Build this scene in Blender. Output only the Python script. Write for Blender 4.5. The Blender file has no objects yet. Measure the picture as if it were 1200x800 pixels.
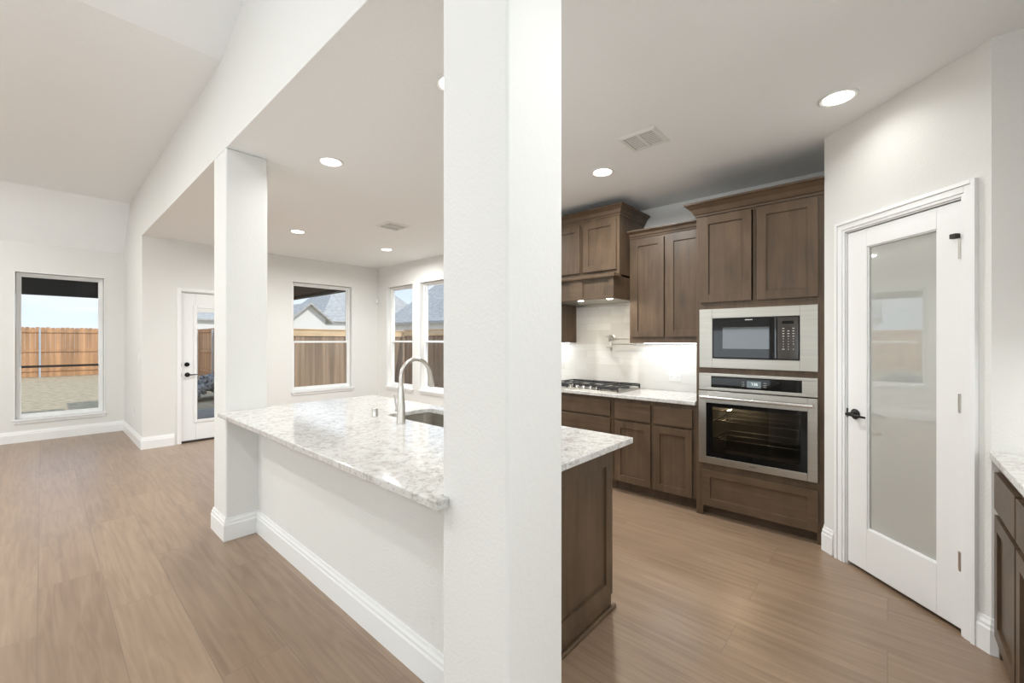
import bpy, bmesh, math, random
from mathutils import Vector, Matrix
random.seed(7)
C = bpy.context.scene.collection
SC = bpy.context.scene
# ------------------------------------------------------------------ camera, world, exposure
H = 1.395
cam_d = bpy.data.cameras.new('camera'); cam = bpy.data.objects.new('camera', cam_d); C.objects.link(cam)
cam.location = (0, 0, H); cam.rotation_euler = (math.radians(90), 0, math.radians(41.7587 - 90))
cam_d.sensor_width = 36; cam_d.lens = 492.83 / 1200 * 36; cam_d.shift_y = -1 / 1200; cam_d.clip_start = 0.03
SC.camera = cam
SC.view_settings.view_transform = 'Standard'; SC.view_settings.look = 'None'
SC.view_settings.gamma = 1; SC.view_settings.use_curve_mapping = False
SC.view_settings.exposure = 0.30

SKY_STRENGTH = 0.93
w = bpy.data.worlds.new('World'); SC.world = w; w.use_nodes = True
nt = w.node_tree; nt.nodes.clear()
out = nt.nodes.new('ShaderNodeOutputWorld'); bg = nt.nodes.new('ShaderNodeBackground')
tc = nt.nodes.new('ShaderNodeTexCoord'); sep = nt.nodes.new('ShaderNodeSeparateXYZ')
ramp = nt.nodes.new('ShaderNodeValToRGB')
ramp.color_ramp.elements[0].position = 0.0; ramp.color_ramp.elements[0].color = (0.80, 0.90, 1.0, 1)
ramp.color_ramp.elements[1].position = 0.5; ramp.color_ramp.elements[1].color = (0.33, 0.56, 0.92, 1)
mp = nt.nodes.new('ShaderNodeMapping'); mp.inputs['Scale'].default_value = (1.2, 1.2, 9)
nz = nt.nodes.new('ShaderNodeTexNoise'); nz.inputs['Scale'].default_value = 2.2; nz.inputs['Detail'].default_value = 6
cr = nt.nodes.new('ShaderNodeValToRGB'); cr.color_ramp.elements[0].position = .42; cr.color_ramp.elements[1].position = .68
mx = nt.nodes.new('ShaderNodeMix'); mx.data_type = 'RGBA'
mx.inputs['B'].default_value = (0.97, 0.98, 1, 1)
nt.links.new(tc.outputs['Generated'], sep.inputs[0]); nt.links.new(sep.outputs['Z'], ramp.inputs[0])
nt.links.new(tc.outputs['Generated'], mp.inputs[0]); nt.links.new(mp.outputs[0], nz.inputs['Vector'])
nt.links.new(nz.outputs['Fac'], cr.inputs[0]); nt.links.new(cr.outputs[0], mx.inputs['Factor'])
nt.links.new(ramp.outputs[0], mx.inputs['A']); nt.links.new(mx.outputs['Result'], bg.inputs['Color'])
bg.inputs['Strength'].default_value = SKY_STRENGTH; nt.links.new(bg.outputs[0], out.inputs[0])

def lamp(name, kind, loc, energy, color=(1, 1, 1), rot=(0, 0, 0), size=.1, size_y=None, **kw):
    d = bpy.data.lights.new(name, kind); d.energy = energy; d.color = (color[0] * .97, color[1], color[2] * 1.01)
    if kind == 'AREA':
        d.shape = 'RECTANGLE' if size_y else 'DISK'; d.size = size
        if size_y: d.size_y = size_y
    if kind == 'POINT': d.shadow_soft_size = size
    for k, v in kw.items(): setattr(d, k, v)
    o = bpy.data.objects.new(name, d); C.objects.link(o); o.location = loc; o.rotation_euler = rot
    return o
R = math.radians
# sun from behind the camera (the back yard faces away from it)
sun = lamp('sun', 'SUN', (0, -5, 9), 2.0, (1, .93, .82), (R(48), 0, R(9)), angle=R(.6))
# added fill panels on windowless walls out of view, brightening the interior
lamp('front_fill', 'AREA', (-2.3, -3.93, 1.55), 135, (.86, .94, 1), (R(126), 0, 0), 3.2, 1.9)
lamp('hall_fill', 'AREA', (1.88, -2.6, 1.7), 55, (.86, .94, 1), (R(132), 0, R(90)), 1.5, 1.4)  # unseen fill on the solid hall wall, tilted up to lift the kitchen ceiling
lamp('side_fill', 'AREA', (-4.43, 2.5, 1.6), 80, (.84, .93, 1), (R(132), 0, R(-90)), 4.0, 1.9)  # unseen fill for the great room; the left wall has no opening

# ------------------------------------------------------------------ materials
def newmat(name):
    m = bpy.data.materials.new(name); m.use_nodes = True
    return m, m.node_tree, m.node_tree.nodes['Principled BSDF']
def mat(name, col, rough=.5, metal=0, coat=0, bump=None, var=None, spec=None, aniso=0):
    m, n, p = newmat(name)
    p.inputs['Base Color'].default_value = (*col, 1); p.inputs['Roughness'].default_value = rough
    p.inputs['Metallic'].default_value = metal; p.inputs['Coat Weight'].default_value = coat
    if spec is not None: p.inputs['Specular IOR Level'].default_value = spec
    if aniso: p.inputs['Anisotropic'].default_value = aniso
    t = n.nodes.new('ShaderNodeTexCoord')
    if var:     # (scale xyz, amount)
        mp = n.nodes.new('ShaderNodeMapping'); mp.inputs['Scale'].default_value = var[0]
        z = n.nodes.new('ShaderNodeTexNoise'); z.inputs['Scale'].default_value = 1; z.inputs['Detail'].default_value = 5
        c = n.nodes.new('ShaderNodeValToRGB'); a = var[1]
        c.color_ramp.elements[0].position = .3; c.color_ramp.elements[1].position = .7
        c.color_ramp.elements[0].color = (*[v * (1 - a) for v in col], 1)
        c.color_ramp.elements[1].color = (*[min(1, v * (1 + a)) for v in col], 1)
        n.links.new(t.outputs['Object'], mp.inputs[0]); n.links.new(mp.outputs[0], z.inputs['Vector'])
        n.links.new(z.outputs['Fac'], c.inputs[0]); n.links.new(c.outputs[0], p.inputs['Base Color'])
    if bump:    # (scale, strength, distance)
        z = n.nodes.new('ShaderNodeTexNoise'); z.inputs['Scale'].default_value = bump[0]; z.inputs['Detail'].default_value = 3
        b = n.nodes.new('ShaderNodeBump'); b.inputs['Strength'].default_value = bump[1]; b.inputs['Distance'].default_value = bump[2]
        n.links.new(t.outputs['Object'], z.inputs['Vector']); n.links.new(z.outputs['Fac'], b.inputs['Height'])
        n.links.new(b.outputs[0], p.inputs['Normal'])
    return m
M = {}
M['wall'] = mat('wall_paint', (.77, .76, .732), .6, bump=(85, .35, .004), spec=.3)
M['ceil'] = mat('ceiling_paint', (.925, .94, .945), .7, bump=(60, .3, .004), spec=.2)
M['trim'] = mat('white_trim_paint', (.86, .86, .85), .3)
M['door'] = mat('white_door_paint', (.86, .86, .85), .28)
M['vinyl'] = mat('white_vinyl', (.85, .85, .84), .35)
M['black'] = mat('black_metal', (.015, .015, .015), .3, .6)
M['bronze'] = mat('dark_bronze_rail', (.03, .022, .018), .5)
M['nickel'] = mat('satin_nickel', (.62, .59, .55), .28, 1)
M['chrome'] = mat('polished_chrome', (.78, .78, .77), .1, 1)
M['steel'] = mat('brushed_stainless', (.49, .465, .42), .36, 1, var=((.6, 1.5, 160), .06))
M['steelh'] = mat('stainless_handle', (.74, .72, .68), .2, 1)
M['bglass'] = mat('black_glass', (.006, .006, .006), .04, 0, spec=.3)
M['mwglass'] = mat('microwave_window', (.03, .031, .031), .05, 0, coat=.5)
M['enamel'] = mat('dark_oven_enamel', (.05, .05, .048), .3)
M['iron'] = mat('cast_iron', (.035, .035, .036), .5, .2)
M['rubber'] = mat('rubber', (.03, .025, .02), .6)
M['legend'] = mat('keypad_legend', (.62, .6, .55), .5)
M['panel'] = mat('control_panel', (.045, .037, .032), .12)
M['plastic'] = mat('white_plastic', (.82, .82, .8), .35)
M['grey'] = mat('grey_shadow_gap', (.12, .12, .12), .7)

def wood_stain(name, vertical, col=(.100, .064, .038)):
    m, n, p = newmat(name)
    t = n.nodes.new('ShaderNodeTexCoord'); mp = n.nodes.new('ShaderNodeMapping')
    mp.inputs['Scale'].default_value = (22, 22, 1.6) if vertical else (22, 1.6, 22)
    z = n.nodes.new('ShaderNodeTexNoise'); z.inputs['Scale'].default_value = 1.2; z.inputs['Detail'].default_value = 8; z.inputs['Distortion'].default_value = .6
    mp2 = n.nodes.new('ShaderNodeMapping'); mp2.inputs['Scale'].default_value = (4, 4, 2.4)
    z2 = n.nodes.new('ShaderNodeTexNoise'); z2.inputs['Scale'].default_value = 1.6; z2.inputs['Detail'].default_value = 4
    ad = n.nodes.new('ShaderNodeMix'); ad.inputs['Factor'].default_value = .5
    c = n.nodes.new('ShaderNodeValToRGB')
    c.color_ramp.elements[0].position = .3; c.color_ramp.elements[1].position = .72
    c.color_ramp.elements[0].color = (*[v * .62 for v in col], 1); c.color_ramp.elements[1].color = (*[v * 1.42 for v in col], 1)
    L = n.links.new
    L(t.outputs['Object'], mp.inputs[0]); L(mp.outputs[0], z.inputs['Vector']); L(t.outputs['Object'], mp2.inputs[0]); L(mp2.outputs[0], z2.inputs['Vector'])
    L(z.outputs['Fac'], ad.inputs['A']); L(z2.outputs['Fac'], ad.inputs['B']); L(ad.outputs['Result'], c.inputs[0]); L(c.outputs[0], p.inputs['Base Color'])
    p.inputs['Roughness'].default_value = .42; p.inputs['Specular IOR Level'].default_value = .4
    b = n.nodes.new('ShaderNodeBump'); b.inputs['Strength'].default_value = .08; b.inputs['Distance'].default_value = .002
    L(z.outputs['Fac'], b.inputs['Height']); L(b.outputs[0], p.inputs['Normal'])
    return m
M['wood'] = wood_stain('stained_maple_vertical', True); M['woodh'] = wood_stain('stained_maple_horizontal', False)

def floor_mat():
    m, n, p = newmat('wood_plank_floor'); L = n.links.new
    t = n.nodes.new('ShaderNodeTexCoord')
    mp = n.nodes.new('ShaderNodeMapping'); mp.inputs['Rotation'].default_value = (0, 0, R(90)); mp.inputs['Location'].default_value = (0, .012, 0)
    b = n.nodes.new('ShaderNodeTexBrick'); b.inputs['Scale'].default_value = 1
    b.inputs['Brick Width'].default_value = 1.5; b.inputs['Row Height'].default_value = .255; b.inputs['Mortar Size'].default_value = .0016
    b.inputs['Mortar Smooth'].default_value = .2; b.offset = .37; b.offset_frequency = 2
    b.inputs['Color1'].default_value = (0, 0, 0, 1); b.inputs['Color2'].default_value = (1, 1, 1, 1); b.inputs['Mortar'].default_value = (.5, .5, .5, 1)
    L(t.outputs['Object'], mp.inputs[0]); L(mp.outputs[0], b.inputs['Vector'])
    # grain, shifted plank by plank
    sh = n.nodes.new('ShaderNodeVectorMath'); sh.operation = 'MULTIPLY_ADD'; sh.inputs[1].default_value = (7, 13, 0)
    L(b.outputs['Color'], sh.inputs[0]); L(t.outputs['Object'], sh.inputs[2])
    mg = n.nodes.new('ShaderNodeMapping'); mg.inputs['Scale'].default_value = (9, .8, 1); L(sh.outputs[0], mg.inputs[0])
    g = n.nodes.new('ShaderNodeTexNoise'); g.inputs['Scale'].default_value = 1.1; g.inputs['Detail'].default_value = 2; g.inputs['Distortion'].default_value = .7; L(mg.outputs[0], g.inputs['Vector'])
    ring = n.nodes.new('ShaderNodeMath'); ring.operation = 'MULTIPLY'; ring.inputs[1].default_value = 40; L(g.outputs['Fac'], ring.inputs[0])
    sn = n.nodes.new('ShaderNodeMath'); sn.operation = 'SINE'; L(ring.outputs[0], sn.inputs[0])
    mf = n.nodes.new('ShaderNodeMapping'); mf.inputs['Scale'].default_value = (34, 1.6, 1); L(sh.outputs[0], mf.inputs[0])
    fi = n.nodes.new('ShaderNodeTexNoise'); fi.inputs['Scale'].default_value = 1; fi.inputs['Detail'].default_value = 6; L(mf.outputs[0], fi.inputs['Vector'])
    # value = plank*.25 + sine*.08 + fine*.5
    a1 = n.nodes.new('ShaderNodeMath'); a1.operation = 'MULTIPLY_ADD'; a1.inputs[1].default_value = .055; L(sn.outputs[0], a1.inputs[0])
    a0 = n.nodes.new('ShaderNodeMath'); a0.operation = 'MULTIPLY_ADD'; a0.inputs[1].default_value = .16; L(b.outputs['Color'], a0.inputs[0])
    a2 = n.nodes.new('ShaderNodeMath'); a2.operation = 'MULTIPLY'; a2.inputs[1].default_value = .62; L(fi.outputs['Fac'], a2.inputs[0])
    L(a2.outputs[0], a0.inputs[2]); L(a0.outputs[0], a1.inputs[2])
    c = n.nodes.new('ShaderNodeValToRGB'); e = c.color_ramp.elements
    e[0].position = .1; e[0].color = FLOOR_DARK; e[1].position = .72; e[1].color = FLOOR_LIGHT
    L(a1.outputs[0], c.inputs[0])
    mo = n.nodes.new('ShaderNodeMix'); mo.data_type = 'RGBA'; mo.inputs['B'].default_value = (.2, .135, .095, 1)
    L(b.outputs['Fac'], mo.inputs['Factor']); L(c.outputs[0], mo.inputs['A']); L(mo.outputs['Result'], p.inputs['Base Color'])
    p.inputs['Roughness'].default_value = .32; p.inputs['Specular IOR Level'].default_value = .75
    bm_ = n.nodes.new('ShaderNodeBump'); bm_.inputs['Strength'].default_value = .35; bm_.inputs['Distance'].default_value = .002; bm_.invert = True
    L(b.outputs['Fac'], bm_.inputs['Height'])
    b2 = n.nodes.new('ShaderNodeBump'); b2.inputs['Strength'].default_value = .12; b2.inputs['Distance'].default_value = .002
    L(fi.outputs['Fac'], b2.inputs['Height']); L(bm_.outputs[0], b2.inputs['Normal']); L(b2.outputs[0], p.inputs['Normal'])
    return m
FLOOR_DARK = (.20, .128, .082, 1); FLOOR_LIGHT = (.38, .265, .178, 1)
M['floor'] = floor_mat()

def quartz():
    m, n, p = newmat('veined_quartz'); L = n.links.new
    t = n.nodes.new('ShaderNodeTexCoord')
    z = n.nodes.new('ShaderNodeTexNoise'); z.inputs['Scale'].default_value = 15; z.inputs['Detail'].default_value = 9; z.inputs['Roughness'].default_value = .65; z.inputs['Distortion'].default_value = 1.6
    L(t.outputs['Object'], z.inputs['Vector'])
    r1 = n.nodes.new('ShaderNodeValToRGB'); e = r1.color_ramp.elements
    e[0].position = .30; e[0].color = (.47, .44, .41, 1); e[1].position = .66; e[1].color = (.66, .65, .63, 1)
    k = e.new(.42); k.color = (.54, .515, .485, 1); k = e.new(.5); k.color = (.63, .615, .59, 1)
    L(z.outputs['Fac'], r1.inputs[0])
    z2 = n.nodes.new('ShaderNodeTexNoise'); z2.inputs['Scale'].default_value = 38; z2.inputs['Detail'].default_value = 5; z2.inputs['Distortion'].default_value = 1.2
    L(t.outputs['Object'], z2.inputs['Vector'])
    r2 = n.nodes.new('ShaderNodeValToRGB'); e = r2.color_ramp.elements
    e[0].position = .36; e[0].color = (.32, .29, .26, 1); e[1].position = .46; e[1].color = (1, 1, 1, 1); L(z2.outputs['Fac'], r2.inputs[0])
    mx = n.nodes.new('ShaderNodeMix'); mx.data_type = 'RGBA'; mx.blend_type = 'MULTIPLY'; mx.inputs['Factor'].default_value = .38
    L(r1.outputs[0], mx.inputs['A']); L(r2.outputs[0], mx.inputs['B']); L(mx.outputs['Result'], p.inputs['Base Color'])
    p.inputs['Roughness'].default_value = .09; p.inputs['Specular IOR Level'].default_value = .6
    return m
M['quartz'] = quartz()

def tile_mat():
    m, n, p = newmat('backsplash_tile'); L = n.links.new
    t = n.nodes.new('ShaderNodeTexCoord'); sp = n.nodes.new('ShaderNodeSeparateXYZ'); cb = n.nodes.new('ShaderNodeCombineXYZ')
    L(t.outputs['Object'], sp.inputs[0]); L(sp.outputs['Y'], cb.inputs['X']); L(sp.outputs['Z'], cb.inputs['Y'])
    b = n.nodes.new('ShaderNodeTexBrick'); b.inputs['Scale'].default_value = 1; b.inputs['Brick Width'].default_value = .30; b.inputs['Row Height'].default_value = .0755
    b.inputs['Mortar Size'].default_value = .0012; b.inputs['Color1'].default_value = (.70, .68, .64, 1); b.inputs['Color2'].default_value = (.82, .81, .78, 1); b.inputs['Mortar'].default_value = (.66, .64, .6, 1)
    L(cb.outputs[0], b.inputs['Vector']); L(b.outputs['Color'], p.inputs['Base Color'])
    p.inputs['Roughness'].default_value = .16
    z = n.nodes.new('ShaderNodeTexNoise'); z.inputs['Scale'].default_value = 14; L(t.outputs['Object'], z.inputs['Vector'])
    bu = n.nodes.new('ShaderNodeBump'); bu.inputs['Strength'].default_value = .25; bu.inputs['Distance'].default_value = .004; L(z.outputs['Fac'], bu.inputs['Height'])
    bb = n.nodes.new('ShaderNodeBump'); bb.invert = True; bb.inputs['Strength'].default_value = .4; bb.inputs['Distance'].default_value = .002
    L(b.outputs['Fac'], bb.inputs['Height']); L(bu.outputs[0], bb.inputs['Normal']); L(bb.outputs[0], p.inputs['Normal'])
    return m
M['tile'] = tile_mat()

def glass(name, tint=(1, 1, 1), refl=.06):
    m = bpy.data.materials.new(name); m.use_nodes = True; n = m.node_tree; n.nodes.clear()
    o = n.nodes.new('ShaderNodeOutputMaterial'); tr = n.nodes.new('ShaderNodeBsdfTransparent'); tr.inputs[0].default_value = (*tint, 1)
    gl = n.nodes.new('ShaderNodeBsdfGlossy'); gl.inputs['Roughness'].default_value = .0
    fr = n.nodes.new('ShaderNodeFresnel'); fr.inputs['IOR'].default_value = 1.45
    mx = n.nodes.new('ShaderNodeMixShader')
    ge = n.nodes.new('ShaderNodeNewGeometry'); fm = n.nodes.new('ShaderNodeMath'); fm.operation = 'SUBTRACT'; fm.use_clamp = True
    n.links.new(fr.outputs[0], fm.inputs[0]); n.links.new(ge.outputs['Backfacing'], fm.inputs[1])
    n.links.new(fm.outputs[0], mx.inputs[0]); n.links.new(tr.outputs[0], mx.inputs[1]); n.links.new(gl.outputs[0], mx.inputs[2]); n.links.new(mx.outputs[0], o.inputs[0])
    return m
M['glass'] = glass('clear_glass'); M['oglass'] = glass('tinted_oven_glass', (.6, .6, .59))
m, n_, p = newmat('frosted_glass'); M['frost'] = m
p.inputs['Base Color'].default_value = (.44, .45, .42, 1); p.inputs['Roughness'].default_value = .55
p.inputs['Coat Weight'].default_value = 1; p.inputs['Coat Roughness'].default_value = .02; p.inputs['Coat IOR'].default_value = 2.5
def emit(name, col, s):
    m = bpy.data.materials.new(name); m.use_nodes = True; n = m.node_tree; n.nodes.clear()
    o = n.nodes.new('ShaderNodeOutputMaterial'); e = n.nodes.new('ShaderNodeEmission'); e.inputs[0].default_value = (*col, 1); e.inputs[1].default_value = s
    n.links.new(e.outputs[0], o.inputs[0]); return m
M['lens'] = emit('lamp_lens', (1, .95, .87), 9); M['led'] = emit('led_strip', (.97, .98, 1), 8); M['bulb'] = emit('oven_bulb', (1, .72, .4), 14)
M['disp'] = emit('display', (.5, .6, .62), .35); M['digit'] = emit('display_digit', (.95, 1, 1), 1.1)
M['fence1'] = mat('cedar_fence', (.50, .28, .14), .8, var=((5.5, 5.5, .35), .30))
M['fence2'] = mat('weathered_fence', (.36, .265, .19), .85, var=((9, 9, .3), .30))
M['pine'] = mat('fresh_pine', (.80, .60, .38), .7, var=((3, 3, 8), .1))
M['porchwood'] = mat('porch_beam', (.045, .03, .022), .8, var=((2, 9, 9), .6))
M['porchdark'] = mat('porch_fascia', (.012, .011, .012), .8)
M['ground'] = mat('dry_grass_ground', (.50, .41, .27), .95, var=((7, 9, 1), .3), bump=(12, .6, .05))
M['patio'] = mat('patio_concrete', (.45, .43, .40), .9, var=((4, 4, 4), .1))
M['siding'] = mat('white_siding', (.80, .80, .79), .7); M['shingle'] = mat('grey_shingles', (.46, .46, .45), .9, var=((3, 3, 14), .2))
M['bluesiding'] = mat('pale_blue_siding', (.40, .55, .68), .7); M['galv'] = mat('galvanised_steel', (.55, .6, .66), .4, .4)
M['winglass'] = mat('far_window', (.05, .08, .12), .1); M['stone'] = mat('grey_stone', (.34, .335, .33), .9, var=((18, 18, 18), .5))

# ------------------------------------------------------------------ mesh helpers
def box(bm, x0, x1, y0, y1, z0, z1):
    vs = [bm.verts.new((x, y, z)) for x in (x0, x1) for y in (y0, y1) for z in (z0, z1)]
    for f in ((0, 1, 3, 2), (4, 6, 7, 5), (0, 4, 5, 1), (2, 3, 7, 6), (0, 2, 6, 4), (1, 5, 7, 3)): bm.faces.new([vs[i] for i in f])
def prism(bm, pts, z0, z1):
    a = [bm.verts.new((x, y, z0)) for x, y in pts]; b = [bm.verts.new((x, y, z1)) for x, y in pts]; n = len(pts)
    bm.faces.new(a[::-1]); bm.faces.new(b)
    for i in range(n): bm.faces.new((a[i], a[(i + 1) % n], b[(i + 1) % n], b[i]))
def frames(pts):
    pts = [Vector(p) for p in pts]; T = []
    for i in range(len(pts)):
        a = pts[max(0, i - 1)]; b = pts[min(len(pts) - 1, i + 1)]; T.append((b - a).normalized())
    up = Vector((0, 0, 1)) if abs(T[0].z) < .9 else Vector((1, 0, 0)); N = []
    n = (up - T[0] * up.dot(T[0])).normalized()
    for t in T:
        n = (n - t * n.dot(t)).normalized(); N.append(n)
    return pts, T, N
def tube(bm, pts, r, seg=12, cap=True):
    pts, T, N = frames(pts); rings = []
    for i, p in enumerate(pts):
        rr = r[i] if isinstance(r, (list, tuple)) else r; b = T[i].cross(N[i])
        rings.append([bm.verts.new(p + (N[i] * math.cos(a) + b * math.sin(a)) * rr) for a in [2 * math.pi * k / seg for k in range(seg)]])
    for i in range(len(rings) - 1):
        for k in range(seg): bm.faces.new((rings[i][k], rings[i][(k + 1) % seg], rings[i + 1][(k + 1) % seg], rings[i + 1][k]))
    if cap: bm.faces.new(rings[0][::-1]); bm.faces.new(rings[-1])
def lathe(bm, prof, c=(0, 0, 0), axis='z', seg=24):
    rings = []
    for r, h in prof:
        ring = []
        for k in range(seg):
            a = 2 * math.pi * k / seg; u, v = r * math.cos(a), r * math.sin(a)
            p = {'z': (u, v, h), 'x': (h, u, v), 'y': (v, h, u)}[axis]
            ring.append(bm.verts.new((c[0] + p[0], c[1] + p[1], c[2] + p[2])))
        rings.append(ring)
    for i in range(len(rings) - 1):
        for k in range(seg): bm.faces.new((rings[i][k], rings[i][(k + 1) % seg], rings[i + 1][(k + 1) % seg], rings[i + 1][k]))
    bm.faces.new(rings[0][::-1]); bm.faces.new(rings[-1])
def sweep(bm, path, prof, closed=False):
    """path: 2D points; prof: (offset to the left of travel, z) points; mitred."""
    n = len(path); P = [Vector(p) for p in path]; rows = []
    for i in range(n):
        d0 = (P[i] - P[i - 1]).normalized() if (i > 0 or closed) else None
        d1 = (P[(i + 1) % n] - P[i]).normalized() if (i < n - 1 or closed) else None
        d0 = d0 or d1; d1 = d1 or d0
        n0 = Vector((-d0.y, d0.x)); n1 = Vector((-d1.y, d1.x)); m = (n0 + n1)
        m = m / m.length_squared * 2 if m.length > 1e-6 else n0
        rows.append([bm.verts.new((P[i].x + m.x * o, P[i].y + m.y * o, z)) for o, z in prof])
    k = len(prof); R_ = range(n if closed else n - 1)
    for i in R_:
        a, b = rows[i], rows[(i + 1) % n]
        for j in range(k): bm.faces.new((a[j], a[(j + 1) % k], b[(j + 1) % k], b[j]))
    if not closed: bm.faces.new(rows[0]); bm.faces.new(rows[-1][::-1])
def obj(name, bm, m, parent=None, bevel=0, smooth=False, seg=2, kind=None, label=None):
    bmesh.ops.recalc_face_normals(bm, faces=bm.faces)
    me = bpy.data.meshes.new(name); bm.to_mesh(me); bm.free()
    me.materials.append(M[m] if isinstance(m, str) else m)
    o = bpy.data.objects.new(name, me); C.objects.link(o)
    if parent: o.parent = parent
    if bevel:
        b = o.modifiers.new('bevel', 'BEVEL'); b.width = bevel; b.segments = seg; b.limit_method = 'ANGLE'; b.angle_limit = R(40)
    if smooth or bevel:
        for f in me.polygons: f.use_smooth = True
        try: me.set_sharp_from_angle(angle=R(38))
        except Exception: pass
        if bevel:
            b = o.modifiers.new('wn', 'WEIGHTED_NORMAL')
    if kind: o['kind'] = kind
    if label: o['label'] = label
    return o
def B(name, dims, m, parent=None, bevel=.0015, **kw):
    bm = bmesh.new()
    for d in (dims if isinstance(dims[0], (list, tuple)) else [dims]): box(bm, *d)
    return obj(name, bm, m, parent, bevel, **kw)
def thing(name, label, cat, loc=(0, 0, 0), rotz=0, group=None, kind=None):
    o = bpy.data.objects.new(name, None); C.objects.link(o); o.location = loc; o.rotation_euler = (0, 0, rotz); o.empty_display_size = .1
    o['label'] = label
    if kind: o['kind'] = kind
    else: o['category'] = cat
    if group: o['group'] = group
    return o
def tag(o, label, cat, group=None):
    o['label'] = label; o['category'] = cat
    if group: o['group'] = group
    return o
def struct(name, bm, m, label=None, bevel=0, **kw):
    return obj(name, bm, m, None, bevel, kind='structure', label=label, **kw)
def clone(root):
    r = root.copy(); C.objects.link(r)
    for ch in list(root.children):
        c = ch.copy(); C.objects.link(c); c.parent = r; c.matrix_parent_inverse = ch.matrix_parent_inverse.copy()
        for g in ch.children:
            d = g.copy(); C.objects.link(d); d.parent = c
    return r

# ------------------------------------------------------------------ shell
XW = .862          # plane of pillars, header and great-room side wall
CH = 2.743         # kitchen ceiling
XK = 4.15          # kitchen wall
bm = bmesh.new(); box(bm, -4.5, 4.35, -4.0, 9.0, -.12, 0); struct('floor', bm, 'floor', 'wide brown wood planks running the length of the room')

def wall(name, axis, c0, c1, a0, a1, z0, z1, holes=(), m='wall', label=None):
    """wall slab perpendicular to axis between c0..c1, running a0..a1, with rectangular holes (a,b,z,z)."""
    bm = bmesh.new(); cuts = sorted({a0, a1, *[h[0] for h in holes], *[h[1] for h in holes]})
    for i in range(len(cuts) - 1):
        a, b = cuts[i], cuts[i + 1]; zz = [(z0, z1)]
        for h in holes:
            if h[0] <= a + 1e-6 and h[1] >= b - 1e-6: zz = [(z0, h[2]), (h[3], z1)]
        for u, v in zz:
            if v - u < 1e-4: continue
            if axis == 'x': box(bm, c0, c1, a, b, u, v)
            else: box(bm, a, b, c0, c1, u, v)
    bmesh.ops.remove_doubles(bm, verts=bm.verts, dist=1e-5)
    return struct(name, bm, m, label)

W1 = (-.235, .636, .315, 2.338)        # great room window (x0,x1,z0,z1)
W2 = (2.69, 3.69, .575, 2.345)         # nook window
W3 = (6.01, 6.80, .575, 2.36); W4 = (5.01, 5.80, .575, 2.36)
D1 = (1.255, 2.18, 0, 2.06)
WL = [(-1.35, -.48, .315, 2.338), (-2.45, -1.58, .315, 2.338)]
wall('wall_rear', 'y', 8.87, 9.02, -4.65, XW, 0, 3.6, [W1] + WL, label='white great room wall with a tall window')
wall('wall_great_room_side', 'x', XW, XW + .14, 7.12 + .15, 9.02, 0, 3.9)
wall('wall_header', 'x', XW, XW + .12, -4.0, 7.27, CH + .002, 4.9, label='white header face above the kitchen opening')
wall('wall_nook', 'y', 7.12, 7.27, XW, 4.35, 0, CH, [D1, W2], label='white breakfast nook wall with door and window')
wall('wall_nook_side', 'x', 4.2, 4.35, 3.9, 7.12, 0, CH, [W3, W4], label='white nook wall with two tall windows')
wall('wall_kitchen', 'x', XK, XK + .2, -1.1, 3.9, 0, CH, label='white kitchen wall behind the brown cabinets')
wall('wall_left', 'x', -4.65, -4.5, -4.0, 9.02, 0, 4.9)
wall('wall_front', 'y', -4.15, -4.0, -4.65, 2.0, 0, 4.9)
wall('wall_hall', 'x', 1.9, 2.05, -4.0, -1.02, 0, CH)
wall('wall_right', 'y', -1.17, -1.02, 2.05, 4.3, 0, CH)
# pantry corner: diagonal wall
def Dg(s, n=0): return (s / math.sqrt(2) + 1.585 - n / math.sqrt(2), s / math.sqrt(2) - 1.585 + n / math.sqrt(2))
pc = Dg(2.686); pr = Dg(1.752)
diag = bpy.data.objects.new('diag', None)   # transform only, never linked
MD = Matrix.Translation((1.585, -1.585, 0)) @ Matrix.Rotation(R(45), 4, 'Z')
bm = bmesh.new()
sl, sr = 2.518, 1.866
for a, b, z0, z1 in ((1.752, sr, 0, CH), (sl, 2.686, 0, CH), (sr, sl, 2.075, CH)): box(bm, a, b, -.11, 0, z0, z1)
bmesh.ops.remove_doubles(bm, verts=bm.verts, dist=1e-5); bm.transform(MD)
struct('wall_pantry', bm, 'wall', 'white diagonal wall holding the pantry door')
bm = bmesh.new(); box(bm, pc[0], XK, pc[1] - .11, pc[1] - .002, 0, CH); struct('wall_pantry_return', bm, 'wall')
bm = bmesh.new(); box(bm, pr[0], pr[0] + .11, -1.02, pr[1] + .0, 0, CH); struct('wall_pantry_side', bm, 'wall', 'short white wall right of the pantry door above the counter')

# ceilings
bm = bmesh.new(); box(bm, XW + .1205, 4.35, -4.0, 7.27, CH, CH + .12); box(bm, XW + .001, XW + .1205, -4.0, 7.27, CH, CH + .0015); struct('ceiling', bm, 'ceil', 'flat white kitchen ceiling')
prof = [(9.02, 2.66), (8.87, 2.75), (8.22, 3.385), (3.56, 3.40), (1.6, 4.05), (-4.1, 4.05)]
bm = bmesh.new()
top = [(y, z + .1) for y, z in prof][::-1]
ring = [(y, z) for y, z in prof] + top
a = [bm.verts.new((-4.6, y, z)) for y, z in ring]; b = [bm.verts.new((XW, y, z)) for y, z in ring]; k = len(ring)
for i in range(k): bm.faces.new((a[i], a[(i + 1) % k], b[(i + 1) % k], b[i]))
bm.faces.new(a); bm.faces.new(b[::-1])
struct('ceiling', bm, 'ceil', 'raised white great room ceiling with sloped sides')

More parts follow.
